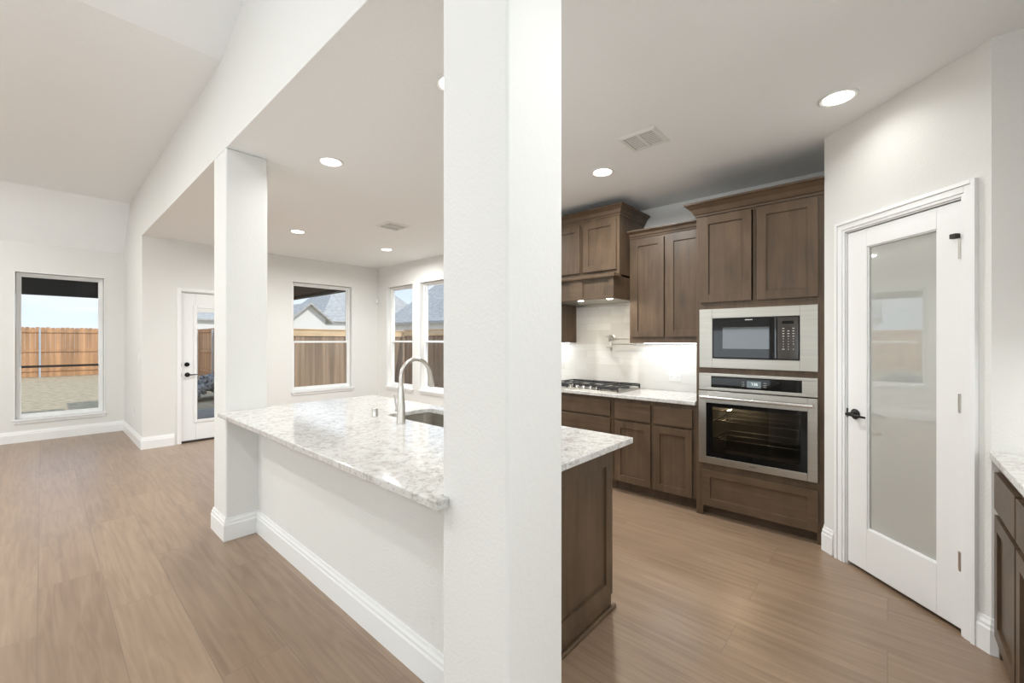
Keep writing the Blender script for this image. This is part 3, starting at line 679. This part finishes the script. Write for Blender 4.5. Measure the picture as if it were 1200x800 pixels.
# outlet on backsplash
def plate(name, label, cat, loc, rotz, wdt, hgt, kind, group=None):
    r = thing(name, label, cat, loc, rotz, group)      # local: y outwards from wall, x along, z up
    B('cover_plate', (-wdt / 2, wdt / 2, 0, .005, -hgt / 2, hgt / 2), 'plastic', r, .002)
    if kind == 'outlet2':
        for sx in (-1, 1):
            B('socket', (sx * wdt * .24 - .017, sx * wdt * .24 + .017, .005, .0075, -.017, .017), 'plastic', r, .002)
            B('slot', [(sx * wdt * .24 - .007, sx * wdt * .24 - .005, .0075, .0078, -.004, .006), (sx * wdt * .24 + .005, sx * wdt * .24 + .007, .0075, .0078, -.004, .006)], 'grey', r, 0)
    elif kind == 'outlet':
        for sz in (-1, 1):
            B('socket', (-.017, .017, .005, .0075, sz * .022 - .014, sz * .022 + .014), 'plastic', r, .002)
            B('slot', [(-.007, -.005, .0075, .0078, sz * .022 - .004, sz * .022 + .006), (.005, .007, .0075, .0078, sz * .022 - .004, sz * .022 + .006)], 'grey', r, 0)
    else:
        for sx in ((-1, 1) if wdt > .1 else (0,)): B('rocker', (sx * wdt * .22 - .016, sx * wdt * .22 + .016, .005, .009, -.033, .033), 'plastic', r, .003)
    return r
plate('wall_outlet', 'white double outlet plate on the tile backsplash right of the pot filler', 'outlet', (XK - .0125, 1.552, 1.037), R(90), .125, .078, 'outlet2')
plate('light_switch', 'white light switch plate on the great room side wall corner', 'light switch', (XW - .0005, 7.32, 1.165), R(90), .13, .12, 'switch')
plate('wall_outlet', 'white outlet low on the great room side wall near the window', 'outlet', (XW - .0005, 7.85, .40), R(90), .075, .12, 'outlet')

# ------------------------------------------------------------------ peninsula
pn = thing('peninsula_cabinet', 'dark brown peninsula cabinet with framed end panel beside the pillar', 'cabinet', (1.58, 2.28, 0))
inv = Matrix.Translation((-1.58, -2.28, 0)); X0, X1, Y0, Y1 = 1.173, 1.984, 1.088, 3.44
under(B('body', [(X0, X1 - .02, Y0, Y0 + .018, .1, .868), (X0, X1 - .02, Y1 - .018, Y1, .1, .868), (X1 - .038, X1 - .02, Y0 + .018, Y1 - .018, .1, .868), (X0, X1 - .038, Y0 + .018, Y1 - .018, .1, .118), (X0, X1 - .09, Y0, Y1, .001, .1)], 'wood', pn, .001))
under(B('end_panel_frame', [(1.126, 1.20, Y0 - .019, Y0 - .0005, .08, .868), (1.922, X1, Y0 - .019, Y0 - .0005, .08, .868), (1.20, 1.922, Y0 - .019, Y0 - .0005, .752, .868), (1.20, 1.922, Y0 - .019, Y0 - .0005, .08, .148)], 'wood', pn, .0015))
under(B('end_panel', (1.199, 1.923, Y0 - .006, Y0 - .0005, .147, .753), 'wood', pn, 0))
under(B('plinth', (1.126, X1 - .002, Y0 - .012, Y0 - .0005, .001, .0795), 'woodh', pn, .001))
under(B('shoe_moulding', (1.126, X1 + .022, Y0 - .032, Y0 - .0125, .001, .022), 'woodh', pn, .006))
def fr(a, b, z0, z1, hor=False):
    bm = bmesh.new(); st = .058; x = X1 - .02; t = .019
    box(bm, x + .0005, x + t, a, a + st, z0, z1); box(bm, x + .0005, x + t, b - st, b, z0, z1); box(bm, x + .0005, x + t, a + st, b - st, z0, z0 + st); box(bm, x + .0005, x + t, a + st, b - st, z1 - st, z1)
    o = under(obj('drawer' if hor else 'door', bm, 'wood', pn, .001)); q_ = under(B('door_panel', (x + .0005, x + .008, a + st - .001, b - st + .001, z0 + st - .001, z1 - st + .001), 'wood', pn, 0))
for k in range(6):
    a = 1.13 + k * .384; b = a + .362
    fr(a, b, .105, .66); under(B('drawer', (X1 - .0195, X1 - .001, a, b, .68, .835), 'woodh', pn, .002))

# countertop with sink cut-out and notches round the pillars
SX0, SX1, SY0, SY1 = 1.53, 1.895, 1.80, 2.505
def ctop():
    bm = bmesh.new()
    outer = [(.808, 1.03), (.857, 1.03), (.857, 1.0695), (1.1265, 1.0695), (1.1265, .97), (2.018, .97), (2.018, 3.492), (1.1265, 3.492), (1.1265, 3.441), (.808, 3.441)]
    r_ = .05; inner = []
    for cx, cy, a0 in ((SX1 - r_, SY1 - r_, 0), (SX0 + r_, SY1 - r_, 90), (SX0 + r_, SY0 + r_, 180), (SX1 - r_, SY0 + r_, 270)):
        for k in range(5): a = R(a0 + k * 22.5); inner.append((cx + r_ * math.cos(a), cy + r_ * math.sin(a)))
    def loop(pts): vs = [bm.verts.new((x, y, .870)) for x, y in pts]; return [bm.edges.new((vs[i], vs[(i + 1) % len(vs)])) for i in range(len(vs))]
    e = loop(outer) + loop(inner)
    bmesh.ops.triangle_fill(bm, use_beauty=True, edges=e)
    # drop faces inside the hole
    for f in list(bm.faces):
        c = f.calc_center_median()
        if SX0 < c.x < SX1 and SY0 < c.y < SY1: bm.faces.remove(f)
    g = bmesh.ops.extrude_face_region(bm, geom=list(bm.faces)); vs = [v for v in g['geom'] if isinstance(v, bmesh.types.BMVert)]
    bmesh.ops.translate(bm, verts=vs, vec=(0, 0, .031))
    return bm
tag(obj('peninsula_countertop', ctop(), 'quartz', None, .005, seg=3), 'long pale veined quartz counter on half wall between the pillars', 'countertop')
# sink
sk = thing('kitchen_sink', 'undermount stainless sink in the peninsula counter behind the faucet', 'sink', ((SX0 + SX1) / 2, (SY0 + SY1) / 2, .868))
inv = Matrix.Translation((-(SX0 + SX1) / 2, -(SY0 + SY1) / 2, -.868))
def rr(x0, x1, y0, y1, r_, n=6):
    P_ = []
    for cx, cy, a0 in ((x1 - r_, y1 - r_, 0), (x0 + r_, y1 - r_, 90), (x0 + r_, y0 + r_, 180), (x1 - r_, y0 + r_, 270)):
        for k in range(n): a = R(a0 + 90 * k / (n - 1)); P_.append((cx + r_ * math.cos(a), cy + r_ * math.sin(a)))
    return P_
bm = bmesh.new(); prev = None
for (o_, z_) in ((.025, .8695), (-.002, .8695), (-.004, .70), (-.03, .665), (-.10, .660)):
    ring = [bm.verts.new((x, y, z_)) for x, y in rr(SX0 - o_, SX1 + o_, SY0 - o_, SY1 + o_, .06)]
    if prev:
        for i in range(len(ring)): bm.faces.new((prev[i], prev[(i + 1) % len(ring)], ring[(i + 1) % len(ring)], ring[i]))
    prev = ring
bm.faces.new(prev)
o = under(obj('basin', bm, 'steel', sk, smooth=True)); sm = o.modifiers.new('s', 'SOLIDIFY'); sm.thickness = .0015; sm.offset = -1
bm = bmesh.new(); lathe(bm, [(.045, .6605), (.045, .664), (.03, .664), (.028, .661)], ((SX0 + SX1) / 2, (SY0 + SY1) / 2, 0)); under(obj('drain', bm, 'chrome', sk, smooth=True))
# faucet
fc = thing('kitchen_faucet', 'tall brushed nickel gooseneck faucet rising from the peninsula counter', 'faucet', (1.434, 2.17, .901))
bm = bmesh.new(); tube(bm, [(0, 0, .0005), (0, 0, .006), (0, 0, .0065), (0, 0, .10), (0, 0, .20), (0, 0, .225)], [.0285, .0285, .026, .024, .0165, .0150], 20); obj('body', bm, 'nickel', fc, smooth=True)
pts = [(0, 0, .224)]
rad = .105; zc = .275
for k in range(15):
    a = R(180 - k * 165 / 14); pts.append((rad + rad * math.cos(a), 0, zc + rad * math.sin(a)))
bm = bmesh.new(); tube(bm, pts, .0125, 16); obj('neck', bm, 'nickel', fc, smooth=True)
e0 = Vector(pts[-1]); dr = Vector((math.cos(R(-78)), 0, math.sin(R(-78))))
bm = bmesh.new(); tube(bm, [e0 - dr * .005, e0 + dr * .01, e0 + dr * .07, e0 + dr * .10, e0 + dr * .103], [.0135, .0145, .0165, .019, .015], 16); obj('spray_head', bm, 'nickel', fc, smooth=True)
bm = bmesh.new(); tube(bm, [(0, .015, .075), (0, .05, .075)], .011, 14); tube(bm, [(0, .045, .078), (-.004, .052, .11), (-.010, .058, .165)], [.006, .0055, .0045], 10); obj('lever', bm, 'nickel', fc, smooth=True)
bm = bmesh.new(); lathe(bm, [(.019, .0005), (.019, .05), (.017, .053)], (0, 0, 0)); o = obj('air_gap', bm, 'nickel', smooth=True); o.location = (1.455, 2.50, .901); tag(o, 'small brushed nickel cylinder cap on the counter left of the faucet', 'sink fitting')
bm = bmesh.new(); lathe(bm, [(.02, .0005), (.02, .012), (.012, .016), (.008, .02), (.008, .06), (.011, .063), (.011, .078)], (0, 0, 0)); tube(bm, [(0, 0, .072), (.03, 0, .076), (.06, 0, .066)], .005, 8)
# ------------------------------------------------------------------ right-hand counter run (fronts face +Y)
YR = -.367
rc = thing('desk_cabinet', 'brown base cabinet at the right edge beside the pantry wall', 'cabinet', (2.45, YR, 0)); inv = Matrix.Translation((-2.45, -YR, 0))
rx0, rx1 = 1.92, 2.821
under(B('body', [(rx0, rx1, -1.0, YR, .1, .868), (rx0, rx1, -1.0, YR - .075, .001, .1), (rx1 - .03, rx1, YR - .075, YR, .001, .1)], 'wood', rc, .001))
def fr2(a, b, z0, z1, st, nm):
    bm = bmesh.new(); y = YR; t = .019
    box(bm, a, a + st, y + .0005, y + t, z0, z1); box(bm, b - st, b, y + .0005, y + t, z0, z1); box(bm, a + st, b - st, y + .0005, y + t, z0, z0 + st); box(bm, a + st, b - st, y + .0005, y + t, z1 - st, z1)
    o = under(obj(nm, bm, 'wood', rc, .001)); B('door_panel', (a + st - .001, b - st + .001, y + .0005, y + .008, z0 + st - .001, z1 - st + .001), 'wood', o, 0)
for a, b in ((1.95, 2.36), (2.385, 2.775)):
    under(B('drawer', (a, b, YR + .0005, YR + .019, .662, .822), 'woodh', rc, .002)); fr2(a, b, .105, .636, .058, 'door')
bm = bmesh.new(); box(bm, rx0 - .02, rx1 + .0015, -1.018, YR + .028, .870, .902)
tag(obj('countertop', bm, 'quartz', None, .004), 'veined pale quartz counter at the right edge against the short wall', 'countertop')
u3 = thing('wall_cabinet', 'brown wall cabinet above the right-hand counter, beyond the frame', 'cabinet', (2.4, -.69, 1.372)); inv = Matrix.Translation((-2.4, .69, -1.372))
under(B('body', (1.96, 2.82, -1.018, -.70, 1.372, 2.43), 'wood', u3, .001)); under(B('light_strip', (2.0, 2.78, -.92, -.90, 1.360, 1.3715), 'led', u3, 0))
lamp('under_cabinet_light', 'AREA', (2.42, -.86, 1.352), 2.5, (1, .97, .93), (0, 0, 0), .75, .05)

# ------------------------------------------------------------------ ceiling lights, vents, sensor
def downlight_proto():
    r = thing('ceiling_light', '', 'ceiling light', (0, 0, CH), group='recessed ceiling lights')
    bm = bmesh.new(); sweep(bm, [(.092 * math.cos(2 * math.pi * k / 40), .092 * math.sin(2 * math.pi * k / 40)) for k in range(40)], [(0, -.001), (0, -.005), (.010, -.009), (.022, -.004), (.022, -.001)], True)
    obj('trim_ring', bm, 'plastic', r, smooth=True)
    bm = bmesh.new(); lathe(bm, [(.0705, -.001), (.0705, -.0045)], (0, 0, 0), 'z', 40); obj('lens', bm, 'lens', r, label='glowing round lens')
    return r
P0 = downlight_proto()
LIGHTS = [((1.455, 3.13), 'recessed ceiling light nearest above the peninsula counter, left of the large pillar'), ((2.11, 5.43), 'small recessed ceiling light over the nook nearest the far pillar'),
          ((3.40, 5.52), 'small recessed ceiling light right of the nook ceiling vent'), ((2.99, 1.70), 'recessed ceiling light in front of the range hood crown'),
          ((2.945, .205), 'large recessed ceiling light above the pantry corner'), ((1.440, 1.70), 'recessed ceiling light almost entirely hidden by the large pillar'),
          ((2.98, 3.4), 'recessed ceiling light concealed behind the large pillar over the cooktop aisle')]
CAN_WATTS = (4, 21, 23, 21, 1.5, 4.5, 20)
for i, ((x, y), lb) in enumerate(LIGHTS):
    r_ = P0 if i == 0 else clone(P0)
    r_.location = (x, y, CH); r_['label'] = lb
    lamp('can_and_fill_lamp', 'AREA', (x, y, CH - .012), CAN_WATTS[i], (1, .99, .97), (0, 0, 0), .13, spread=R((150, 170, 170, 170, 150, 150, 170)[i]))
for x, y, e in ((1.5, .1, 9), (1.4, -2.2, 22)): lamp('can_and_fill_lamp', 'AREA', (x, y, CH - .012), e, (1, .99, .97), (0, 0, 0), .13)  # added fill lamps without fixtures, out of view, brightening the kitchen
lamp('can_and_fill_lamp', 'AREA', (-1.1, 2.0, 3.88), 26, (1, .99, .97), (0, 0, 0), .15)  # unseen lamp added to lighten the floor at left; no fixture
for x, y in ((-1.2, 4.4), (-2.8, 4.4), (-1.2, 7.0), (-2.8, 7.0)): lamp('can_and_fill_lamp', 'AREA', (x, y, 3.36), 32, (1, .99, .97), (0, 0, 0), .15)  # lamps added under the great room ceiling to lift its brightness; no fixtures

def vent(x0, x1, y0, y1, label, slats_along_x=True):
    r = thing('ceiling_vent', label, 'air vent', ((x0 + x1) / 2, (y0 + y1) / 2, CH)); a, b = (x1 - x0) / 2, (y1 - y0) / 2
    bm = bmesh.new(); sweep(bm, [(-a, -b), (a, -b), (a, b), (-a, b)], [(0, -.0005), (0, -.004), (.018, -.011), (.028, -.011), (.028, -.0005)], True); obj('vent_frame', bm, 'plastic', r)
    B('duct_gap', (-a + .028, a - .028, -b + .028, b - .028, -.003, -.0008), 'grey', r, 0)
    B('center_bar', (-a + .028, a - .028, -.009, .009, -.011, -.0035), 'plastic', r, 0)
    n = 11
    for k in range(n):
        x = -a + .028 + (2 * a - .056) * (k + .5) / n
        for s in (-1, 1):
            bm = bmesh.new(); y_0, y_1 = sorted((s * .010, s * (b - .030)))
            v = [bm.verts.new(p) for p in ((x + .0045, y_0, -.0078), (x + .0045, y_1, -.0078), (x - .0045, y_1, -.0055), (x - .0045, y_0, -.0055))]; bm.faces.new(v)
            g = bmesh.ops.extrude_face_region(bm, geom=list(bm.faces)); bmesh.ops.translate(bm, verts=[q for q in g['geom'] if isinstance(q, bmesh.types.BMVert)], vec=(.001, 0, .001)); obj('slat', bm, 'plastic', r)
    return r
vent(2.56, 2.82, 1.09, 1.345, 'square white ceiling vent near the range hood light')
vent(2.61, 2.905, 4.20, 4.48, 'square white ceiling vent over the breakfast nook')
se = thing('motion_sensor', 'small white motion sensor with thin cable in the nook corner', 'sensor', (4.16, 7.08, 2.13))
bm = bmesh.new(); lathe(bm, [(.006, -.045), (.024, -.035), (.028, 0), (.022, .03), (.006, .04)], (.0, .0, 0), 'z', 16); obj('housing', bm, 'plastic', se, smooth=True)
bm = bmesh.new(); tube(bm, [(.02, .02, .03), (.035, .035, .10), (.037, .037, .60)], .003, 6); obj('cable', bm, 'plastic', se)

# ------------------------------------------------------------------ outdoors
GZ = -.12
bm = bmesh.new(); box(bm, -30, 40, -25, 60, GZ - .3, GZ); struct('ground', bm, 'ground', 'dry straw coloured yard outside the windows')
bm = bmesh.new(); box(bm, .95, 4.3, 7.28, 10.6, GZ + .001, -.02); struct('patio_slab', bm, 'patio')
def fence(label, p0, p1, h, m, rails, cap=False, zs=(.25, 1.05, 1.85), post=2.4):
    """rails: side sign where rails and posts stand."""
    p0, p1 = Vector(p0), Vector(p1); L = (p1 - p0).length; ang = math.atan2(p1.y - p0.y, p1.x - p0.x)
    r = thing('wood_fence', label, 'fence', (p0.x, p0.y, GZ), ang)
    bm = bmesh.new(); x = 0; rnd = random.Random(L)
    while x < L:
        w_ = .14; dz = rnd.uniform(-.012, .012)
        prism(bm, [(x, 0), (x + w_ - .004, 0), (x + w_ - .004, .018), (x, .018)], .02, h + dz - .03)
        v = [(x + .012, h + dz), (x + w_ - .016, h + dz)]
        box(bm, x + .012, x + w_ - .016, 0, .018, h + dz - .031, h + dz)
        x += w_
    obj('board_panel', bm, m, r)
    if rails:
        for z_ in zs: B('rail', (0, L, .0185 if rails > 0 else -.06, .06 if rails > 0 else -.0005, z_, z_ + .09), m, r, 0)
        k = .0
        while k < L:
            B('post', (k, k + .06, *((.061, .121) if rails > 0 else (-.121, -.061)), .001, h - .05), 'galv', r, .003); k += post
    if cap:
        B('kick_board', (0, L, -.026, -.0005, h - .16, h + .010), 'pine', r, 0); B('top_cap', (0, L, -.05, .06, h + .0125, h + .045), 'pine', r, .003)
    return r
fence('tall sunlit cedar privacy fence across the back yard with rails and metal posts', (4.6, 26), (-12.4, 26), 2.06, 'fence1', 1, post=4.6)
fence('cedar fence running away along the side of the back yard', (4.5, 12.2), (4.5, 25.7), 2.0, 'fence1', 1)
fence('weathered board fence with fresh pine top board behind nook window', (4.45, 12), (8.0, 12), 1.80, 'fence2', 0, cap=True)
fence('board fence along the side yard outside the nook side windows', (8.0, 11.9), (8.0, -2), 1.83, 'fence2', 0, cap=True)
# porch cover: beams over the recess and a dark fascia beyond the great room window
bm = bmesh.new(); box(bm, .9, 4.40, 7.28, 11.8, 2.50, 2.70); box(bm, 4.24, 4.40, 7.28, 11.8, 2.45, 2.4995)
tag(obj('porch_roof', bm, 'porchwood'), 'dark wooden porch roof seen through the top of the nook window', 'porch roof')
bm = bmesh.new(); box(bm, -4, .80, 10.45, 10.6, 2.155, 2.70); box(bm, -4, .80, 9.03, 10.45, 2.62, 2.70)
tag(obj('roof_overhang', bm, 'porchdark'), 'black roof overhang across the top of the great room window', 'roof')
B_ = lambda n_, d_, m_, p_: B(n_, d_, m_, p_, 0)
def house(label, x0, x1, y0, y1, ze, zr, axis, wm='siding', wins=(), hip=False):
    r = thing('house', label, 'house', ((x0 + x1) / 2, (y0 + y1) / 2, GZ)); cx, cy = (x0 + x1) / 2, (y0 + y1) / 2
    a, b = (x1 - x0) / 2, (y1 - y0) / 2; ze -= GZ; zr -= GZ
    bm = bmesh.new(); box(bm, -a, a, -b, b, .001, ze)
    if hip:
        obj('wall', bm, wm, r); bm = bmesh.new(); o_ = .35
        e = [bm.verts.new(p) for p in ((-a - o_, -b - o_, ze), (a + o_, -b - o_, ze), (a + o_, b + o_, ze), (-a - o_, b + o_, ze))]; q1 = bm.verts.new((-a + b * .75, 0, zr)); q2 = bm.verts.new((a - b * .75, 0, zr))
        for f in ((e[0], e[1], q2, q1), (e[1], e[2], q2), (e[2], e[3], q1, q2), (e[3], e[0], q1), (e[3], e[2], e[1], e[0])): bm.faces.new(f)
        obj('roof', bm, 'shingle', r); return r
    if axis == 'y':   # ridge along y, gable ends at y0 / y1
        vs = [bm.verts.new(p) for p in ((-a, -b, ze), (a, -b, ze), (0, -b, zr), (-a, b, ze), (a, b, ze), (0, b, zr))]
    else: vs = [bm.verts.new(p) for p in ((-a, -b, ze), (-a, b, ze), (-a, 0, zr), (a, -b, ze), (a, b, ze), (a, 0, zr))]
    for f in ((0, 1, 2), (3, 5, 4), (0, 3, 4, 1), (1, 4, 5, 2), (2, 5, 3, 0)): bm.faces.new([vs[i] for i in f])
    obj('wall', bm, wm, r)
    o_, t = .35, .14; hw = a if axis == 'y' else b; ln = b if axis == 'y' else a; sl_ = (zr - ze) / hw
    bm = bmesh.new()
    for s in (-1, 1):
        P_ = [(s * (hw + o_), ze - sl_ * o_ + .01), (0, zr + .01), (0, zr + .01 + t), (s * (hw + o_), ze - sl_ * o_ + .01 + t)]
        for e_ in (0,):
            A_ = [bm.verts.new((u, -ln - o_, z) if axis == 'y' else (-ln - o_, u, z)) for u, z in P_]; B2 = [bm.verts.new((u, ln + o_, z) if axis == 'y' else (ln + o_, u, z)) for u, z in P_]
            bm.faces.new(A_); bm.faces.new(B2[::-1])
            for i in range(4): bm.faces.new((A_[i], A_[(i + 1) % 4], B2[(i + 1) % 4], B2[i]))
    obj('roof', bm, 'shingle', r)
    for wb in wins: B('window', wb, 'winglass', r, 0)
    return r
house('white gabled house with grey roof beyond the nook window fence', 9.75, 11.75, 26, 34, 2.72, 3.55, 'y')
house('grey roofed house right of the white gable beyond the fence', 15.6, 27, 35, 45, 3.0, 7.6, 'x', hip=True)
house('pale house with grey roof seen through the nook side windows', 15, 24, 14, 24, 2.6, 5.6, 'y', 'siding', [(-4.52, -4.49, -2.2, -1.2, 1.2, 2.2), (-4.52, -4.49, 2.2, 3.2, 1.2, 2.2)])
house('distant grey roofed house beyond the back yard fence seen through the patio door', 4, 14, 46, 56, 3.4, 6.2, 'x')
bm = bmesh.new(); rnd = random.Random(3)
for k in range(160):
    c = Vector((2.9 + rnd.uniform(-.9, .9), 13.2 + rnd.uniform(-.6, .6), 0)); h_ = max(.05, .75 - .7 * abs(c.x - 2.9) - .5 * abs(c.y - 13.2)) * rnd.uniform(.5, 1)
    s = rnd.uniform(.06, .14); g = bmesh.ops.create_icosphere(bm, subdivisions=1, radius=s, matrix=Matrix.Translation((c.x, c.y, GZ + max(s * .6, h_))))
o = obj('rubble_pile', bm, 'stone'); o['kind'] = 'stuff'; o['label'] = 'grey rubble heap in the yard seen through the patio door'
